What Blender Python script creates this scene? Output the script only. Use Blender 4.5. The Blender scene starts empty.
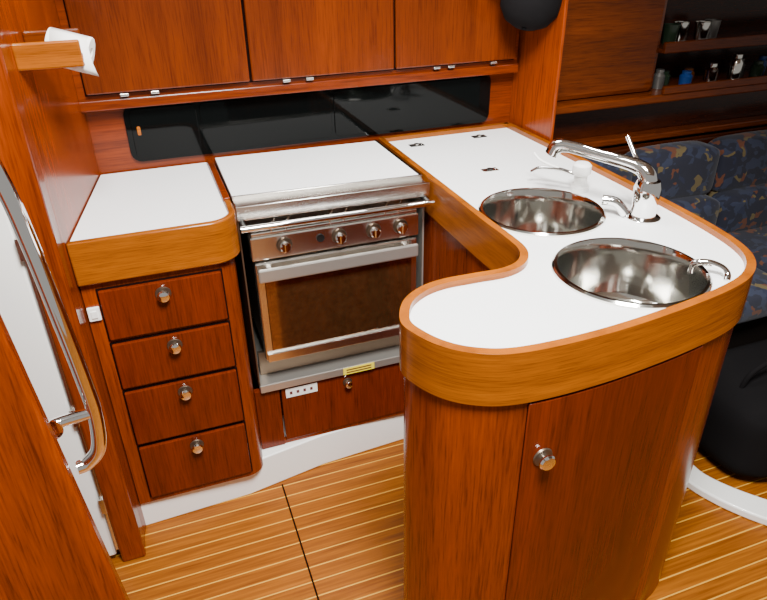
import bpy, bmesh, math, random
from mathutils import Vector, Matrix
random.seed(4)
SC=bpy.context.scene
COL=SC.collection

# ---------------------------------------------------------------- materials
def newmat(name):
    m=bpy.data.materials.new(name); m.use_nodes=True
    nt=m.node_tree; b=nt.nodes['Principled BSDF']
    return m,nt,b
def plain(name,col,rough=.5,metal=0,coat=0,spec=.5,var=.03):
    m,nt,b=newmat(name)
    b.inputs['Base Color'].default_value=(*col,1)
    b.inputs['Metallic'].default_value=metal
    b.inputs['Coat Weight'].default_value=coat
    b.inputs['Specular IOR Level'].default_value=spec
    tc=nt.nodes.new('ShaderNodeTexCoord'); n=nt.nodes.new('ShaderNodeTexNoise'); n.inputs['Scale'].default_value=12
    mr=nt.nodes.new('ShaderNodeMapRange'); mr.inputs['To Min'].default_value=max(0,rough-var); mr.inputs['To Max'].default_value=min(1,rough+var)
    nt.links.new(tc.outputs['Object'],n.inputs['Vector']); nt.links.new(n.outputs['Fac'],mr.inputs['Value']); nt.links.new(mr.outputs[0],b.inputs['Roughness'])
    return m
def wood(name,dark,light,scale,rough=.26,coat=.15,pore=.22,bumpy=.02):
    m,nt,b=newmat(name); N=nt.nodes; L=nt.links
    tc=N.new('ShaderNodeTexCoord')
    def noise(k,det,ro=.6,dist=0):
        mp=N.new('ShaderNodeMapping'); mp.inputs['Scale'].default_value=[s*k for s in scale]
        L.new(tc.outputs['Object'],mp.inputs['Vector'])
        n=N.new('ShaderNodeTexNoise'); n.inputs['Scale'].default_value=1; n.inputs['Detail'].default_value=det; n.inputs['Roughness'].default_value=ro; n.inputs['Distortion'].default_value=dist
        L.new(mp.outputs[0],n.inputs['Vector']); return n
    n1=noise(1,6,.6,.3); n2=noise(9,4,.6); n3=noise(.25,2,.5)
    mx=N.new('ShaderNodeMath'); mx.operation='MULTIPLY_ADD'; mx.inputs[1].default_value=.55
    L.new(n2.outputs['Fac'],mx.inputs[0])
    m3=N.new('ShaderNodeMath'); m3.operation='MULTIPLY'; m3.inputs[1].default_value=.45
    L.new(n1.outputs['Fac'],m3.inputs[0]); L.new(m3.outputs[0],mx.inputs[2])
    cr=N.new('ShaderNodeValToRGB'); cr.color_ramp.elements[0].position=.32; cr.color_ramp.elements[1].position=.68
    cr.color_ramp.elements[0].color=(*dark,1); cr.color_ramp.elements[1].color=(*light,1)
    L.new(mx.outputs[0],cr.inputs['Fac'])
    pr=N.new('ShaderNodeMapRange'); pr.inputs['From Min'].default_value=.30; pr.inputs['From Max'].default_value=.46; pr.inputs['To Min'].default_value=1-pore; pr.inputs['To Max'].default_value=1
    L.new(n2.outputs['Fac'],pr.inputs['Value'])
    br=N.new('ShaderNodeMapRange'); br.inputs['From Min'].default_value=.3; br.inputs['From Max'].default_value=.7; br.inputs['To Min'].default_value=.82; br.inputs['To Max'].default_value=1.15
    L.new(n3.outputs['Fac'],br.inputs['Value'])
    mm=N.new('ShaderNodeMath'); mm.operation='MULTIPLY'; L.new(pr.outputs[0],mm.inputs[0]); L.new(br.outputs[0],mm.inputs[1])
    vm=N.new('ShaderNodeVectorMath'); vm.operation='SCALE'; L.new(cr.outputs['Color'],vm.inputs[0]); L.new(mm.outputs[0],vm.inputs['Scale'])
    L.new(vm.outputs[0],b.inputs['Base Color'])
    b.inputs['Roughness'].default_value=rough; b.inputs['Coat Weight'].default_value=coat; b.inputs['Coat Roughness'].default_value=.12
    b.inputs['Specular IOR Level'].default_value=.22
    bp=N.new('ShaderNodeBump'); bp.inputs['Strength'].default_value=bumpy; bp.inputs['Distance'].default_value=.002
    L.new(n2.outputs['Fac'],bp.inputs['Height']); L.new(bp.outputs[0],b.inputs['Normal'])
    return m
M={}
M['mah']=wood('mahogany_vertical',(.105,.013,.0006),(.27,.040,.0012),(24,24,1.2))
M['mahh']=wood('mahogany_horizontal',(.075,.009,.0005),(.19,.027,.001),(1.2,24,24))
M['mahd']=wood('mahogany_drawer',(.075,.008,.0005),(.16,.018,.001),(24,24,1.2))
M['cab']=wood('cabinet_veneer',(.060,.008,.0005),(.130,.020,.001),(26,26,1.1))
M['oak']=wood('golden_edging',(.17,.040,.0015),(.34,.092,.003),(1.6,1.6,45))
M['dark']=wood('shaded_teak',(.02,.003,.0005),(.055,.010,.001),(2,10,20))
M['shelfw']=wood('shelf_teak',(.07,.011,.0006),(.16,.030,.0015),(1.5,10,30))
M['white']=plain('white_laminate',(.93,.945,.95),.4)
M['gel']=plain('white_gelcoat',(.91,.91,.88),.3,coat=.3)
M['ceil']=plain('ceiling_liner',(.30,.25,.20),.7)
M['wplast']=plain('white_plastic',(.92,.92,.9),.35)
M['paper']=plain('paper',(.92,.91,.88),.9)
M['steel']=plain('brushed_steel',(.80,.77,.72),.25,metal=1)
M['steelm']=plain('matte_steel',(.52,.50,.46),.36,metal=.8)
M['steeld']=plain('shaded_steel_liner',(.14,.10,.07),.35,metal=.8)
M['sink']=plain('polished_sink_steel',(.74,.73,.69),.10,metal=1,var=.01)
M['chrome']=plain('chrome',(.92,.92,.92),.05,metal=1,var=.01)
M['black']=plain('black_plastic',(.012,.012,.012),.4)
M['blackcloth']=plain('black_cloth',(.004,.0035,.004),.9,spec=.12)
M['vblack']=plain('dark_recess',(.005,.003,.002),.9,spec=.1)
M['glassblk']=plain('black_acrylic',(.0015,.002,.002),.05,spec=.14,var=.01)
M['gap']=plain('shadow_gap',(.006,.001,.0006),.9,spec=.1)
M['yellow']=plain('yellow_label',(.75,.62,.03),.5)
M['sticker']=plain('white_label',(.8,.8,.77),.5)
M['ink']=plain('label_ink',(.1,.02,.02),.6)
M['blue']=plain('blue_plastic',(.01,.05,.22),.35)
M['amber']=plain('amber_glass',(.12,.035,.008),.15)
M['green']=plain('dark_green_glass',(.02,.035,.02),.12)
M['tin']=plain('grey_tin',(.22,.21,.2),.35,metal=.7)
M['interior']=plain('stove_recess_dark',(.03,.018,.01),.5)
def ovenglass():
    m,nt,b=newmat('oven_glass'); N=nt.nodes;L=nt.links
    tc=N.new('ShaderNodeTexCoord'); n=N.new('ShaderNodeTexNoise'); n.inputs['Scale'].default_value=70; n.inputs['Detail'].default_value=8; n.inputs['Roughness'].default_value=.75
    L.new(tc.outputs['Object'],n.inputs['Vector'])
    cr=N.new('ShaderNodeValToRGB'); cr.color_ramp.elements[0].position=.35; cr.color_ramp.elements[1].position=.75
    cr.color_ramp.elements[0].color=(.17,.075,.025,1); cr.color_ramp.elements[1].color=(.34,.17,.065,1)
    L.new(n.outputs['Fac'],cr.inputs['Fac']); L.new(cr.outputs['Color'],b.inputs['Base Color'])
    b.inputs['Roughness'].default_value=.08; b.inputs['Metallic'].default_value=.9
    b.inputs['Coat Weight'].default_value=.7; b.inputs['Coat Roughness'].default_value=.03
    return m
M['oveng']=ovenglass()
def floormat():
    m,nt,b=newmat('teak_and_holly'); N=nt.nodes;L=nt.links
    tc=N.new('ShaderNodeTexCoord'); sp=N.new('ShaderNodeSeparateXYZ'); L.new(tc.outputs['Object'],sp.inputs[0])
    a=N.new('ShaderNodeMath'); a.operation='MULTIPLY'; a.inputs[1].default_value=1/.047; L.new(sp.outputs['Y'],a.inputs[0])
    fr=N.new('ShaderNodeMath'); fr.operation='FRACT'; L.new(a.outputs[0],fr.inputs[0])
    lt=N.new('ShaderNodeMath'); lt.operation='LESS_THAN'; lt.inputs[1].default_value=.085; L.new(fr.outputs[0],lt.inputs[0])
    fl=N.new('ShaderNodeMath'); fl.operation='FLOOR'; L.new(a.outputs[0],fl.inputs[0])
    wn=N.new('ShaderNodeTexWhiteNoise'); wn.noise_dimensions='1D'; L.new(fl.outputs[0],wn.inputs['W'])
    mp=N.new('ShaderNodeMapping'); mp.inputs['Scale'].default_value=(5,110,1); L.new(tc.outputs['Object'],mp.inputs['Vector'])
    n=N.new('ShaderNodeTexNoise'); n.inputs['Scale'].default_value=1; n.inputs['Detail'].default_value=6; L.new(mp.outputs[0],n.inputs['Vector'])
    ad=N.new('ShaderNodeMath'); ad.operation='MULTIPLY_ADD'; ad.inputs[1].default_value=.12; L.new(wn.outputs[0],ad.inputs[0]); L.new(n.outputs['Fac'],ad.inputs[2])
    cr=N.new('ShaderNodeValToRGB'); cr.color_ramp.elements[0].position=.30; cr.color_ramp.elements[1].position=.80
    cr.color_ramp.elements[0].color=(.14,.033,.001,1); cr.color_ramp.elements[1].color=(.33,.100,.004,1)
    L.new(ad.outputs[0],cr.inputs['Fac'])
    mix=N.new('ShaderNodeMix'); mix.data_type='RGBA'; L.new(lt.outputs[0],mix.inputs['Factor']); L.new(cr.outputs['Color'],mix.inputs['A']); mix.inputs['B'].default_value=(.60,.30,.035,1)
    L.new(mix.outputs['Result'],b.inputs['Base Color']); b.inputs['Roughness'].default_value=.45; b.inputs['Specular IOR Level'].default_value=.25
    return m
M['floor']=floormat()
def couchmat():
    m,nt,b=newmat('patterned_blue_fabric'); N=nt.nodes;L=nt.links
    tc=N.new('ShaderNodeTexCoord')
    n0=N.new('ShaderNodeTexNoise'); n0.inputs['Scale'].default_value=14; n0.inputs['Detail'].default_value=2; L.new(tc.outputs['Object'],n0.inputs['Vector'])
    mxv=N.new('ShaderNodeVectorMath'); mxv.operation='MULTIPLY_ADD'; mxv.inputs[1].default_value=(.12,.12,.12)
    L.new(n0.outputs['Color'],mxv.inputs[0]); L.new(tc.outputs['Object'],mxv.inputs[2])
    v2=N.new('ShaderNodeTexVoronoi'); v2.inputs['Scale'].default_value=34; L.new(mxv.outputs[0],v2.inputs['Vector'])
    cr=N.new('ShaderNodeValToRGB'); cr.color_ramp.interpolation='CONSTANT'; e=cr.color_ramp.elements
    e[0].position=0; e[0].color=(.007,.009,.022,1); e[1].position=.5; e[1].color=(.017,.024,.052,1)
    for p,c in [(.76,(.10,.03,.012,1)),(.83,(.007,.009,.025,1)),(.91,(.11,.08,.03,1)),(.95,(.009,.014,.04,1))]:
        x=e.new(p); x.color=c
    sp=N.new('ShaderNodeSeparateColor'); L.new(v2.outputs['Color'],sp.inputs[0])
    L.new(sp.outputs[0],cr.inputs['Fac']); L.new(cr.outputs['Color'],b.inputs['Base Color']); b.inputs['Roughness'].default_value=.9
    b.inputs['Sheen Weight'].default_value=.1
    return m
M['couch']=couchmat()

# ---------------------------------------------------------------- helpers
def empty(name):
    e=bpy.data.objects.new(name,None); COL.objects.link(e); return e
def addmesh(name,me,mat,parent=None,bev=0,seg=2,smooth=False,angle=35):
    o=bpy.data.objects.new(name,me); COL.objects.link(o)
    if mat: me.materials.clear(); me.materials.append(M[mat])
    if parent: o.parent=parent
    if smooth:
        for p in me.polygons: p.use_smooth=True
    if bev:
        m=o.modifiers.new('b','BEVEL'); m.width=bev; m.segments=seg; m.limit_method='ANGLE'; m.angle_limit=math.radians(angle)
    return o
def smooth_by_angle(me,deg=40):
    bm=bmesh.new(); bm.from_mesh(me)
    for e in bm.edges:
        e.smooth = not (len(e.link_faces)==2 and e.calc_face_angle(0)>math.radians(deg))
    for f in bm.faces: f.smooth=True
    bm.to_mesh(me); bm.free()
def box(name,x0,x1,y0,y1,z0,z1,mat,parent=None,bev=.002):
    me=bpy.data.meshes.new(name); bm=bmesh.new()
    vs=[bm.verts.new((x,y,z)) for x in (x0,x1) for y in (y0,y1) for z in (z0,z1)]
    for f in [(0,1,3,2),(4,6,7,5),(0,4,5,1),(2,3,7,6),(0,2,6,4),(1,5,7,3)]:
        bm.faces.new([vs[i] for i in f])
    bmesh.ops.recalc_face_normals(bm,faces=bm.faces); bm.to_mesh(me); bm.free()
    return addmesh(name,me,mat,parent,bev)
def area2(p): return sum(p[i][0]*p[(i+1)%len(p)][1]-p[(i+1)%len(p)][0]*p[i][1] for i in range(len(p)))/2
def prism(name,loops,z0,z1,mat,parent=None,bev=.002,seg=2):
    me=bpy.data.meshes.new(name); bm=bmesh.new(); edges=[]
    for li,lp in enumerate(loops):
        vs=[bm.verts.new((x,y,z1)) for x,y in lp]
        for i in range(len(vs)): edges.append(bm.edges.new((vs[i],vs[(i+1)%len(vs)])))
    bmesh.ops.triangle_fill(bm,use_beauty=True,use_dissolve=True,edges=edges)
    r=bmesh.ops.extrude_face_region(bm,geom=list(bm.faces))
    for v in r['geom']:
        if isinstance(v,bmesh.types.BMVert): v.co.z=z0
    bmesh.ops.recalc_face_normals(bm,faces=bm.faces)
    bm.to_mesh(me); bm.free(); smooth_by_angle(me)
    return addmesh(name,me,mat,parent,bev,seg)
def ring(name,outer,inner,z0,z1,mat,parent=None,bev=.002,seg=2,closed=True):
    me=bpy.data.meshes.new(name); bm=bmesh.new(); n=len(outer)
    A=[bm.verts.new((*p,z0)) for p in outer];B=[bm.verts.new((*p,z1)) for p in outer]
    C=[bm.verts.new((*p,z1)) for p in inner];D=[bm.verts.new((*p,z0)) for p in inner]
    for i in range(n if closed else n-1):
        j=(i+1)%n
        for P,Q in ((A,B),(B,C),(C,D),(D,A)): bm.faces.new((P[i],P[j],Q[j],Q[i]))
    if not closed:
        for k in (0,n-1): bm.faces.new((A[k],B[k],C[k],D[k]))
    bmesh.ops.recalc_face_normals(bm,faces=bm.faces)
    bm.to_mesh(me); bm.free(); smooth_by_angle(me)
    return addmesh(name,me,mat,parent,bev,seg)
def catmull(pts,n=8,closed=True):
    out=[];N=len(pts); D=len(pts[0])
    rng=range(N) if closed else range(N-1)
    for i in rng:
        g=lambda k: pts[k%N] if closed else pts[max(0,min(N-1,k))]
        p0,p1,p2,p3=g(i-1),g(i),g(i+1),g(i+2)
        for j in range(n):
            t=j/n
            out.append(tuple(.5*((2*p1[k])+(-p0[k]+p2[k])*t+(2*p0[k]-5*p1[k]+4*p2[k]-p3[k])*t*t+(-p0[k]+3*p1[k]-3*p2[k]+p3[k])*t**3) for k in range(D)))
    if not closed: out.append(tuple(pts[-1]))
    return out
def offset(poly,d):
    if area2(poly)<0: poly=poly[::-1]
    n=len(poly); out=[]
    for i in range(n):
        a=Vector(poly[i-1]);b=Vector(poly[i]);c=Vector(poly[(i+1)%n])
        e1=(b-a).normalized(); e2=(c-b).normalized()
        n1=Vector((-e1.y,e1.x)); n2=Vector((-e2.y,e2.x)); m=(n1+n2)
        m=m.normalized() if m.length>1e-6 else n1
        k=max(.5,m.dot(n1)); q=b+m*(d/k); out.append((q.x,q.y))
    return out
def circle(cx,cy,r,n=64): return [(cx+r*math.cos(2*math.pi*i/n),cy+r*math.sin(2*math.pi*i/n)) for i in range(n)]
def lathe(name,prof,loc,mat,parent=None,axis=(0,0,1),n=48):
    me=bpy.data.meshes.new(name); bm=bmesh.new(); rings=[]
    q=Vector((0,0,1)).rotation_difference(Vector(axis).normalized())
    for r,z in prof:
        if r<1e-6: rings.append([bm.verts.new(q@Vector((0,0,z))+Vector(loc))])
        else: rings.append([bm.verts.new(q@Vector((r*math.cos(2*math.pi*i/n),r*math.sin(2*math.pi*i/n),z))+Vector(loc)) for i in range(n)])
    for a,b in zip(rings,rings[1:]):
        for i in range(n):
            j=(i+1)%n
            if len(a)==1 and len(b)==1: continue
            if len(a)==1: bm.faces.new((a[0],b[i],b[j]))
            elif len(b)==1: bm.faces.new((a[i],a[j],b[0]))
            else: bm.faces.new((a[i],a[j],b[j],b[i]))
    bmesh.ops.recalc_face_normals(bm,faces=bm.faces)
    bm.to_mesh(me); bm.free(); smooth_by_angle(me,35)
    return addmesh(name,me,mat,parent)
def tube(name,pts,r,mat,parent=None,smooth_n=8,radii=None):
    ps=catmull(pts,smooth_n,False) if len(pts)>2 and smooth_n else pts
    cu=bpy.data.curves.new(name,'CURVE'); cu.dimensions='3D'; cu.bevel_depth=r; cu.bevel_resolution=6; cu.use_fill_caps=True
    s=cu.splines.new('POLY'); s.points.add(len(ps)-1)
    for i,p in enumerate(ps):
        s.points[i].co=(*p,1)
        if radii:
            t=i/(len(ps)-1)*(len(radii)-1); k=min(int(t),len(radii)-2); s.points[i].radius=radii[k]+(radii[k+1]-radii[k])*(t-k)
    o=bpy.data.objects.new(name+'_c',cu); COL.objects.link(o)
    dg=bpy.context.evaluated_depsgraph_get(); dg.update()
    me=bpy.data.meshes.new_from_object(o.evaluated_get(dg)); bpy.data.objects.remove(o)
    me.name=name
    return addmesh(name,me,mat,parent,smooth=True)
def strip(name,path,z0,z1,th,mat,parent=None,bev=.002):
    n=len(path); inn=[]
    for i in range(n):
        a=Vector(path[max(0,i-1)]);c=Vector(path[min(n-1,i+1)]); e=(c-a).normalized(); nn=Vector((-e.y,e.x))
        q=Vector(path[i])+nn*th; inn.append((q.x,q.y))
    return ring(name,list(path),inn,z0,z1,mat,parent,bev,2,False)
def soft(name,x0,x1,y0,y1,z0,z1,mat,parent,r=.03,puff=.0):
    me=bpy.data.meshes.new(name); bm=bmesh.new(); bmesh.ops.create_cube(bm,size=1)
    bmesh.ops.subdivide_edges(bm,edges=bm.edges,cuts=7,use_grid_fill=True)
    cx,cy,cz=(x0+x1)/2,(y0+y1)/2,(z0+z1)/2; sx,sy,sz=x1-x0,y1-y0,z1-z0
    for v in bm.verts:
        u=v.co*2
        k=1+puff*(1-u.x**2)*(1-u.z**2) if abs(u.y)>.99 else 1
        kz=1+puff*(1-u.x**2)*(1-u.y**2) if abs(u.z)>.99 else 1
        p=Vector((u.x*sx/2,u.y*sy/2*k,u.z*sz/2*kz))
        h=Vector((sx/2-r,sy/2-r,sz/2-r))
        c=Vector([max(-h[i],min(h[i],p[i])) for i in range(3)])
        d=p-c
        if d.length>r*1.0 and k==1 and kz==1: p=c+d.normalized()*r
        v.co=p+Vector((cx,cy,cz))
    bm.to_mesh(me); bm.free()
    o=addmesh(name,me,mat,parent,smooth=True); s=o.modifiers.new('s','SUBSURF'); s.levels=1; s.render_levels=2
    return o

# ---------------------------------------------------------------- shell
HZ=1.95
box('floor',-1.0,3.6,-.8,2.3,-.04,0,'floor',bev=0)
seam=empty('floor_hatch_seam')
box('seam_line',.198,.203,1.0,1.56,0,.0012,'gap',seam,0)
BW=empty('wall_back')
box('panel',-.20,1.24,2.03,2.07,0,HZ,'mahh',BW,0)
prism('wall_left',[[(-.222,1.50),(-.15,2.04),(-.19,2.05),(-.262,1.50)]],0,HZ,'mah')
box('trim_1',-.285,-.222,1.425,1.52,0,HZ,'mah',bev=.006)
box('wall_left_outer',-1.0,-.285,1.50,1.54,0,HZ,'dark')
prism('wall_right',[[(1.201,1.765),(1.213,1.765),(1.235,2.06),(1.203,2.06)]],0,HZ,'mah',bev=.004)
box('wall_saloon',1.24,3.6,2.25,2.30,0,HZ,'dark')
prism('ceiling',[[(-1.0,-.8),(3.6,-.8),(3.6,2.3),(-1.0,2.3)],[(-.30,-.35),(-.30,1.25),(.95,1.25),(.95,-.35)]],HZ,HZ+.04,'ceil',bev=0)

W=empty('window_1')
def rrect(x0,x1,z0,z1,r,n=6):
    out=[]
    for cx,cz,a in [(x1-r,z1-r,0),(x0+r,z1-r,90),(x0+r,z0+r,180),(x1-r,z0+r,270)]:
        for i in range(n+1):
            t=math.radians(a+90*i/n); out.append((cx+r*math.cos(t),cz+r*math.sin(t)))
    return out
def vprism(name,loops,y0,y1,mat,parent,bev=.001):
    o=prism(name,loops,0,1,mat,parent,bev)
    for v in o.data.vertices: x,z,t=v.co; v.co=(x,y1 if t<.5 else y0,z)
    bm=bmesh.new(); bm.from_mesh(o.data); bmesh.ops.recalc_face_normals(bm,faces=bm.faces); bm.to_mesh(o.data); bm.free()
    return o
vprism('frame',[rrect(-.055,1.115,.955,1.118,.03)],2.018,2.03,'glassblk',W)
for i,(a,b) in enumerate([(-.04,.145),(.155,.555),(.565,1.10)]):
    vprism('pane_%d'%i,[rrect(a,b,.965,1.108,.018)],2.012+.003*(i==1),2.018,'glassblk',W)
vprism('latch',[rrect(-.026,-.016,1.035,1.06,.003)],2.008,2.013,'oak',W)

U=empty('overhead_cabinet')
box('carcass',-.165,1.19,1.985,2.012,1.135,1.80,'mahh',U,.003)
for i,(a,b) in enumerate([(-.135,.305),(.312,.748),(.755,1.17)]):
    box('door_gap_%d'%i,a-.004,b+.004,1.983,1.986,1.160,1.78,'gap',U,0)
    box('door_%d'%i,a,b,1.966,1.984,1.165,1.78,'cab',U,.004)
for i,x in enumerate([-.05,.03,.40,.47,.88,.93,1.08]):
    box('clip_%d'%i,x,x+.022,1.962,1.972,1.156,1.163,'steel',U,.001)
box('fascia',-.16,1.19,1.975,1.99,1.12,1.148,'mahh',U,.003)

# ---------------------------------------------------------------- left counter
LC=empty('drawer_cabinet')
def arcp(r,rev=False,start=0):
    a=[(.10+r*math.sin(t),1.585-r*math.cos(t)) for t in [math.radians(k) for k in range(start,91,10)]]
    return a[::-1] if rev else a
body=[(-.216,1.53)]+arcp(.055)+[(.155,2.02),(-.148,2.02)]
prism('carcass',[body],.10,.83,'mah',LC,.001)
ring('edge_band',[(-.218,1.513)]+arcp(.072)+[(.172,1.66)],[(-.217,1.531)]+arcp(.054)+[(.154,1.66)],.826,.937,'oak',LC,.004,2,False)
prism('worktop',[[(-.214,1.53),(.10,1.53)]+arcp(.053,False,10)+[(.153,2.02),(-.149,2.02)]],.90,.930,'white',LC,0)
prism('divider_fiddle',[[(.154,1.66),(.172,1.66),(.172,2.02),(.154,2.02)]],.90,.941,'mahh',LC,.003)
for i,(a,b) in enumerate([(.665,.803),(.515,.650),(.325,.500),(.125,.310)]):
    box('drawer_gap_%d'%i,-.184,.114,1.526,1.531,a-.004,b+.004,'gap',LC,0)
    box('drawer_front_%d'%i,-.18,.11,1.518,1.53,a,b,'mahd',LC,.003)
def knob(pref,x,y,z,par,s=1.0):
    lathe(pref+'_plate',[(0,.003),(.0165*s,.003),(.018*s,0)],(x,y,z),'steeld',par,(0,-1,0))
    lathe(pref,[(.007*s,0),(.007*s,.007),(.0135*s,.011),(.0145*s,.015),(.012*s,.019),(.006*s,.0205),(0,.021)],(x,y-.002,z),'chrome',par,(0,-1,0))
for i,(x,z) in enumerate([(-.035,.770),(-.033,.617),(-.031,.467),(-.029,.277)]):
    knob('knob_%d'%i,x,1.518,z,LC,1.1)
sw=empty('light_switch')
box('plate',-.214,-.186,1.522,1.5295,.725,.762,'wplast',sw,.002)
box('rocker',-.207,-.193,1.519,1.523,.734,.753,'wplast',sw,.001)
prism('baseboard_back',[[(-.225,1.54),(.10,1.555),(.35,1.60),(.66,1.62),(.70,1.62),(.70,1.75),(-.225,1.75)]],0,.125,'gel',bev=.004)

# ---------------------------------------------------------------- stove bay
SB=empty('stove_bay_panel')
box('stile',.158,.232,1.60,1.62,.127,.350,'mahd',SB,.002)
box('flap',.237,.698,1.598,1.62,.142,.350,'mahd',SB,.003)
box('rail_bottom',.232,.698,1.604,1.62,.127,.140,'mah',SB,.001)
knob('latch',.445,1.598,.315,SB,.85)
st=empty('warning_label')
box('paper',.250,.348,1.5955,1.5975,.308,.340,'sticker',st,0)
for i in range(4): box('print_%d'%i,.262+.021*i,.270+.021*i,1.5948,1.5956,.319,.329,'ink',st,0)

S=empty('stove')
box('recess_floor',.176,.698,1.592,2.02,.355,.365,'steelm',S,.001)
box('recess_lip',.176,.698,1.586,1.593,.352,.378,'steelm',S,.002)
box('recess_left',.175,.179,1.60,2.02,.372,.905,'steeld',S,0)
box('recess_right',.692,.697,1.60,2.02,.372,.905,'steelm',S,0)
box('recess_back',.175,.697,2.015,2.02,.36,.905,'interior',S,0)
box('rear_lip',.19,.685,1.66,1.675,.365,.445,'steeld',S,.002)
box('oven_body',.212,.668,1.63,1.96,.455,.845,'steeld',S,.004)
box('hob_plate',.205,.675,1.60,1.97,.845,.855,'steel',S,.002)
box('control_panel',.200,.680,1.598,1.635,.775,.843,'steel',S,.004)
box('oven_door_frame',.205,.675,1.598,1.63,.452,.768,'steel',S,.005)
box('door_window',.226,.657,1.594,1.600,.488,.735,'oveng',S,.002)
box('door_base_trim',.210,.670,1.590,1.598,.452,.480,'steel',S,.002)
for x in (.235,.632): box('handle_mount_%d'%(x*100),x,x+.014,1.575,1.600,.742,.756,'steel',S,.002)
box('door_handle',.208,.668,1.567,1.578,.722,.762,'steelm',S,.005)
for i,x in enumerate((.29,.443,.543,.623)):
    lathe('knob_skirt_%d'%i,[(.022,0),(.020,.006),(0,.006)],(x,1.598,.812),'steeld',S,(0,-1,0))
    lathe('control_knob_%d'%i,[(.016,.004),(.015,.022),(.012,.025),(0,.025)],(x,1.598,.812),'chrome',S,(0,-1,0),n=24)
    box('knob_grip_%d'%i,x-.003,x+.003,1.568,1.580,.800,.824,'chrome',S,.001)
lathe('thermometer_dial',[(.011,0),(.011,.004),(0,.004)],(.39,1.598,.815),'black',S,(0,-1,0))
for i,(x,y) in enumerate([(.32,1.74),(.56,1.74),(.32,1.88),(.56,1.88)]):
    lathe('burner_%d'%i,[(0,.012),(.03,.012),(.035,0)],(x,y,.855),'black',S)
for i,x in enumerate((.26,.30,.42,.46,.58,.62)):
    tube('pan_clamp_%d'%i,[(x,1.603,.85),(x,1.600,.872),(x+.012,1.61,.885)],.0028,'steel',S)
tube('fiddle_rail',[(.205,1.602,.874),(.675,1.602,.874)],.0035,'chrome',S,0)
CB=empty('stove_cover_board')
prism('board',[[(.178,1.657),(.697,1.627),(.690,2.0),(.180,2.02)]],.926,.941,'white',CB,.002)
prism('flange',[[(.1745,1.592),(.700,1.575),(.697,1.626),(.176,1.656)]],.920,.934,'steel',CB,.003)
prism('flange_lip',[[(.1745,1.588),(.700,1.571),(.700,1.576),(.1745,1.593)]],.900,.938,'steel',CB,.001)
prism('front_trim',[[(.176,1.650),(.698,1.620),(.697,1.627),(.177,1.657)]],.93,.945,'steel',CB,.001)
prism('side_trim',[[(.690,1.625),(.698,1.625),(.696,2.0),(.688,2.0)]],.92,.945,'chrome',CB,.001)
RL=empty('stove_guard_rail')
tube('rail',[(.176,1.548,.893),(.697,1.538,.893)],.0085,'chrome',RL,0)
for x in (.186,.686):
    tube('bracket_%d'%(x*100),[(x,1.546,.893),(x,1.60,.893)],.007,'black',RL,0)
ys=empty('caution_label'); box('label',.43,.53,1.5835,1.5855,.354,.377,'yellow',ys,0)
for i in range(2): box('print_%d'%i,.44,.52,1.583,1.5836,.359+.009*i,.363+.009*i,'ink',ys,0)

# ---------------------------------------------------------------- peninsula / sink counter
raw=[(.358,.92),(.366,.87),(.392,.82),(.432,.783),(.49,.758),(.58,.75),(.70,.754),(.85,.772),(.98,.797),(1.06,.826),(1.12,.875),(1.155,.94),(1.175,1.04),(1.187,1.2),(1.194,1.45),(1.197,1.7),(1.197,1.88),(1.197,1.99),(1.19,2.018),
     (1.16,2.020),(.95,2.020),(.75,2.020),(.712,2.015),(.707,1.98),(.707,1.90),(.706,1.70),(.705,1.49),(.703,1.28),(.705,1.17),(.700,1.10),(.672,1.055),(.625,1.035),(.56,1.036),(.49,1.036),(.435,1.02),(.388,.983)]
out=catmull(raw,6)
if area2(out)<0: out=out[::-1]
K=empty('sink_counter')
sc=[(.875,1.29,.152),(.868,.947,.153)]
ring('carcass',offset(out,.008),offset(out,.022),0,.845,'mah',K,0)
ring('edge_band',out,offset(out,.018),.838,.945,'oak',K,.006,3)
wt=offset(out,.016)
prism('worktop',[wt]+[circle(x,y,r-.006) for x,y,r in sc],.90,.931,'white',K,0)
fr=[p for p in offset(out,.008) if p[1]<.86 and .52<p[0]<.95]; fr.sort()
strip('door_gap',fr,.03,.836,-.002,'gap',K,0)
fr2=[p for p in fr if .528<p[0]<.942]
strip('cupboard_door',fr2,.036,.831,-.006,'mahd',K,.002)
knob('door_knob',.572,.752,.70,K,1.15)
for x,y,r in sc:
    sk=empty('round_sink')
    lathe('bowl',[(r,.9312),(r+.001,.936),(r-.003,.940),(r-.009,.940),(r-.013,.932),(r-.016,.90),(r-.020,.84),(r-.028,.815),(r-.045,.803),(.04,.799),(.022,.797),(0,.797)],(x,y,0),'sink',sk,n=96)
    lathe('drain_ring',[(.030,.800),(.028,.803),(.020,.802),(.018,.799),(0,.799)],(x,y,0),'chrome',sk)
    for k in range(6):
        a=k*math.pi/3; lathe('drain_hole_%d'%k,[(.003,0),(.003,.001),(0,.001)],(x+.010*math.cos(a),y+.010*math.sin(a),.7995),'black',sk,n=12)
hk=empty('sink_grab_hook')
tube('loop',[(.985,.905,.93),(.985,.90,.950),(1.003,.885,.956),(1.022,.868,.950),(1.028,.855,.940),(1.020,.845,.930)],.007,'chrome',hk)
F=empty('kitchen_faucet')
lathe('base_plate',[(.042,0),(.042,.006),(.034,.011),(0,.011)],(1.075,1.165,.931),'chrome',F)
lathe('column',[(.030,0),(.028,.03),(.030,.035),(.031,.070),(.026,.088),(0,.094)],(1.075,1.165,.938),'chrome',F)
tube('spout',[(1.075,1.165,1.00),(1.072,1.172,1.038),(1.055,1.20,1.055),(1.0,1.265,1.068),(.955,1.32,1.078),(.936,1.342,1.074),(.929,1.350,1.054)],.0125,'chrome',F,radii=[1.8,1.6,1.35,1.15,1.2,1.45,1.45])
tube('lever',[(1.088,1.18,1.02),(1.10,1.24,1.045),(1.098,1.29,1.095)],.005,'chrome',F)
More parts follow.
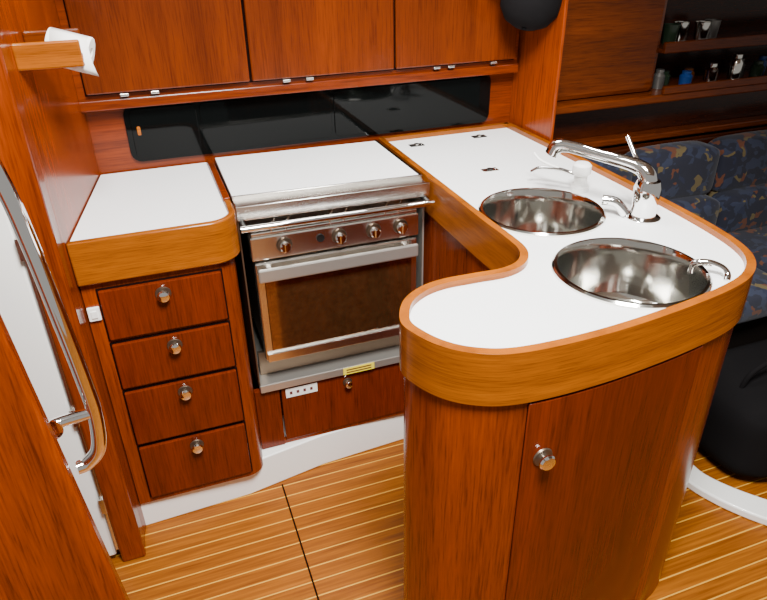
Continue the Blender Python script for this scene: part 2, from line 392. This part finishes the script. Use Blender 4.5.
tube('side_spray_neck',[(1.045,1.19,.938),(1.025,1.205,.965),(1.0,1.225,.968)],.012,'chrome',F)
P=empty('soap_pump')
lathe('base',[(.024,0),(.024,.012),(.017,.020),(.017,.040),(.024,.047),(.024,.068),(.018,.074),(0,.076)],(1.050,1.385,.9315),'wplast',P,n=32)
tube('nozzle',[(1.04,1.395,.972),(1.01,1.43,.980),(.975,1.465,.977),(.958,1.48,.964)],.005,'chrome',P)
tube('lever',[(1.01,1.43,.982),(.98,1.47,.995),(.968,1.49,1.012)],.0035,'wplast',P)
for i,(x,y,m) in enumerate([(.91,1.62,'steel'),(.81,1.93,'black'),(1.04,1.94,'black')]):
    L_=empty('flush_latch')
    prism('plate',[[(x-.024,y-.013),(x+.024,y-.013),(x+.024,y+.013),(x-.024,y+.013)]],.9312,.9335,m,L_,.001)
    lathe('button',[(.009,0),(.009,.003),(0,.003)],(x,y,.9335),'black' if m=='steel' else 'steel',L_,n=20)
    lathe('screw',[(.003,0),(.002,.001),(0,.001)],(x+.019,y,.9335),'chrome',L_,n=12)

# ---------------------------------------------------------------- left foreground
D1=empty('door_1')
dl=[(-.70,.02),(-.295,.02),(-.295,1.06)]+[(-.365+.07*math.cos(t),1.06+.11*math.sin(t)) for t in [math.radians(a) for a in range(10,91,10)]]+[(-.70,1.17)]
vprism('panel',[dl],1.44,1.48,'gel',D1,.008)
box('hinge_strip',-.293,-.286,1.432,1.47,.05,1.08,'steel',D1,.001)
for z in (.95,.5,.2): box('hinge_%d'%(z*100),-.298,-.284,1.424,1.434,z,z+.05,'steel',D1,.001)
vprism('door_2',[[(-.9,0),(-.185,0),(-.212,.35),(-.262,1.06),(-.30,1.75),(-.9,1.75)]],.985,1.02,'mah',None,.008)
G=empty('grab_rail')
tube('bar',[(-.25,1.05,1.42),(-.2125,1.05,1.238),(-.200,1.05,1.132),(-.190,1.05,.995),(-.182,1.05,.870),(-.180,1.05,.790),(-.190,1.05,.72),(-.215,1.05,.69),(-.235,1.045,.688)],.0135,'chrome',G)
tube('bracket',[(-.185,1.05,.80),(-.245,1.04,.80),(-.262,1.022,.80)],.011,'chrome',G)
lathe('flange',[(.02,0),(.018,.006),(0,.006)],(-.25,1.021,.80),'chrome',G,(0,1,0))
T=empty('wall_paper_holder')
def bx(n,*a): box(n,*a,'shelfw' if n=='rear' else 'oak',T,.004)
bx('base',-.215,-.095,1.535,1.625,1.308,1.318); bx('front',-.220,-.095,1.53,1.542,1.308,1.360)
bx('rear',-.205,-.095,1.618,1.63,1.315,1.372); bx('end',-.105,-.093,1.535,1.625,1.308,1.335)
axp=Vector((.93,-.22,-.28)).normalized()
lathe('paper_roll',[(.010,.0),(.029,.0),(.030,.002),(.030,.080),(.029,.082),(.010,.082),(.010,.0)],(-.155,1.585,1.352),'paper',T,axp,n=40)
me=bpy.data.meshes.new('paper_sheet'); bm=bmesh.new(); rows=[]
side=Vector((.22,.93,0)).normalized()
for k,(dy,dz) in enumerate([(.0,.031),(-.016,.028),(-.027,.015),(-.031,0),(-.033,-.014),(-.030,-.028),(-.024,-.040)]):
    c=Vector((-.155,1.585,1.352))+side*dy+Vector((0,0,dz))
    rows.append([bm.verts.new(c+axp*.012),bm.verts.new(c+axp*(.082+.002*k))])
for a,b in zip(rows,rows[1:]): bm.faces.new((a[0],a[1],b[1],b[0]))
bm.to_mesh(me); bm.free(); o=addmesh('paper_sheet',me,'paper',T,smooth=True); sm=o.modifiers.new('s','SOLIDIFY'); sm.thickness=.001

C_=empty('black_cap')
ax=(-.35,-.25,-.9)
lathe('crown',[(0,.085),(.035,.082),(.065,.066),(.086,.035),(.092,-.005),(.090,-.03),(.0,-.03)],(1.140,1.850,1.355),'blackcloth',C_,ax)
lathe('button',[(0,.093),(.007,.090),(.007,.082)],(1.140,1.850,1.355),'blackcloth',C_,ax,n=16)
lathe('brim',[(0,0),(.115,0),(.112,.004),(0,.004)],(1.125,1.845,1.385),'blackcloth',C_,ax)

# ---------------------------------------------------------------- saloon beyond
SH=empty('saloon_shelf_unit')
box('cupboard',1.26,1.83,2.05,2.25,.985,HZ,'shelfw',SH,.02)
box('ledge',1.24,3.2,2.0,2.25,.955,.985,'shelfw',SH,.006)
box('ledge_fiddle',1.83,3.2,1.995,2.01,.985,1.015,'shelfw',SH,.004)
box('upper_shelf',1.83,3.2,2.04,2.25,1.125,1.14,'shelfw',SH,.003)
box('upper_fiddle',1.83,3.2,2.03,2.045,1.125,1.165,'shelfw',SH,.004)
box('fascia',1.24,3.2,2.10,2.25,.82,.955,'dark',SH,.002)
box('lower_ledge',1.24,3.2,2.04,2.10,.80,.825,'shelfw',SH,.006)
for i in range(4):
    g=empty('drinking_glass'); x=1.93+i*.075
    lathe('cup',[(0,0),(.024,0),(.030,.07),(.028,.07),(.023,.006),(0,.006)],(x,2.13+.03*(i%2),1.1405),['green','sink','sink','tin'][i],g,n=24)
random.seed(9)
for i in range(11):
    g=empty('storage_jar'); x=1.89+i*.062+random.uniform(-.008,.008); h=random.uniform(.55,1.15); r=random.uniform(.75,1.0)
    lathe('jar',[(0,0),(.026*r,0),(.028*r,.06*h),(.018*r,.075*h),(.02*r,.077*h),(.02*r,.09*h),(0,.09*h)],(x,2.10+.05*(i%2),.9855),['tin','green','blue','amber','sink','tin','sink'][i%7],g,n=24)
CO=empty('settee')
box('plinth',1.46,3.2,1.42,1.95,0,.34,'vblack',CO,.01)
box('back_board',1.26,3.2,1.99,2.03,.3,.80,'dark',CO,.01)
xs=[1.29,1.66,2.06,2.46,2.86,3.2]
for i in range(5):
    a,b=xs[i]+.004,xs[i+1]-.004
    soft('back_cushion_%d'%i,a,b,1.86,1.99,.60,.80,'couch',CO,.035,.15)
    soft('lumbar_cushion_%d'%i,a,b,1.80,1.95,.44,.61,'couch',CO,.035,.15)
for i,(a,b) in enumerate([(1.46,2.0),(2.008,2.6),(2.608,3.2)]):
    soft('seat_cushion_%d'%i,a,b,1.38,1.86,.34,.46,'couch',CO,.03,.08)
prism('floor_liner_edge',[catmull([(1.385,1.17),(1.39,1.08),(1.43,.98),(1.50,.88),(1.60,.79),(1.66,.83),(1.57,.93),(1.50,1.02),(1.46,1.10),(1.45,1.18)],5)],0,.03,'gel',bev=.006)
BG=empty('black_duffel_bag')
soft('sack',1.50,2.25,1.00,1.37,0,.30,'blackcloth',BG,.10,.1)
tube('strap',[(1.58,1.16,.27),(1.60,1.15,.35),(1.70,1.15,.38),(1.80,1.16,.35),(1.82,1.16,.27)],.008,'blackcloth',BG)

# ---------------------------------------------------------------- lights
def area(name,loc,tgt,size,e,col=(1,1,1),sy=None):
    l=bpy.data.lights.new(name,'AREA'); l.energy=e; l.color=col; l.size=size
    if sy: l.shape='RECTANGLE'; l.size_y=sy
    o=bpy.data.objects.new(name,l); COL.objects.link(o); o.location=loc
    o.rotation_euler=(Vector(tgt)-Vector(loc)).to_track_quat('-Z','Y').to_euler(); return o
area('companionway_light',(.30,.22,2.6),(.45,1.20,.9),.6,175,(1,.98,.94))
area('counter_back_fill',(.62,1.62,1.94),(.62,1.62,.9),.35,8,(1,.98,.95))  # added fill for the back of the counter; the ceiling has no hatch here
# small unseen spot over the sinks, added to give the chrome highlights
pl=bpy.data.lights.new('sink_highlight_spot','SPOT'); pl.energy=22; pl.shadow_soft_size=.04; pl.spot_size=math.radians(85); pl.spot_blend=.6; pl.color=(1,.97,.9)
po=bpy.data.objects.new('sink_highlight_spot',pl); COL.objects.link(po); po.location=(1.02,1.30,1.90)
w=bpy.data.worlds.new('world'); SC.world=w; w.use_nodes=True
w.node_tree.nodes['Background'].inputs[0].default_value=(1,.95,.88,1)
w.node_tree.nodes['Background'].inputs[1].default_value=.35

# ---------------------------------------------------------------- camera
R=Vector((.942,-.3355,0));Uv=Vector((.1662,.4668,.869));Fv=Vector((.2915,.8186,-.4955))
Rp=(R-.0174*Uv).normalized(); Up=(Uv+.0174*R).normalized(); Zp=-Fv.normalized()
cam=bpy.data.cameras.new('camera'); co=bpy.data.objects.new('camera',cam); COL.objects.link(co)
m=Matrix.Identity(4)
for i in range(3): m[i][0]=Rp[i]; m[i][1]=Up[i]; m[i][2]=Zp[i]
m[2][3]=1.55; co.matrix_world=m
cam.sensor_width=36; cam.lens=657/767*36; cam.clip_start=.02
SC.camera=co
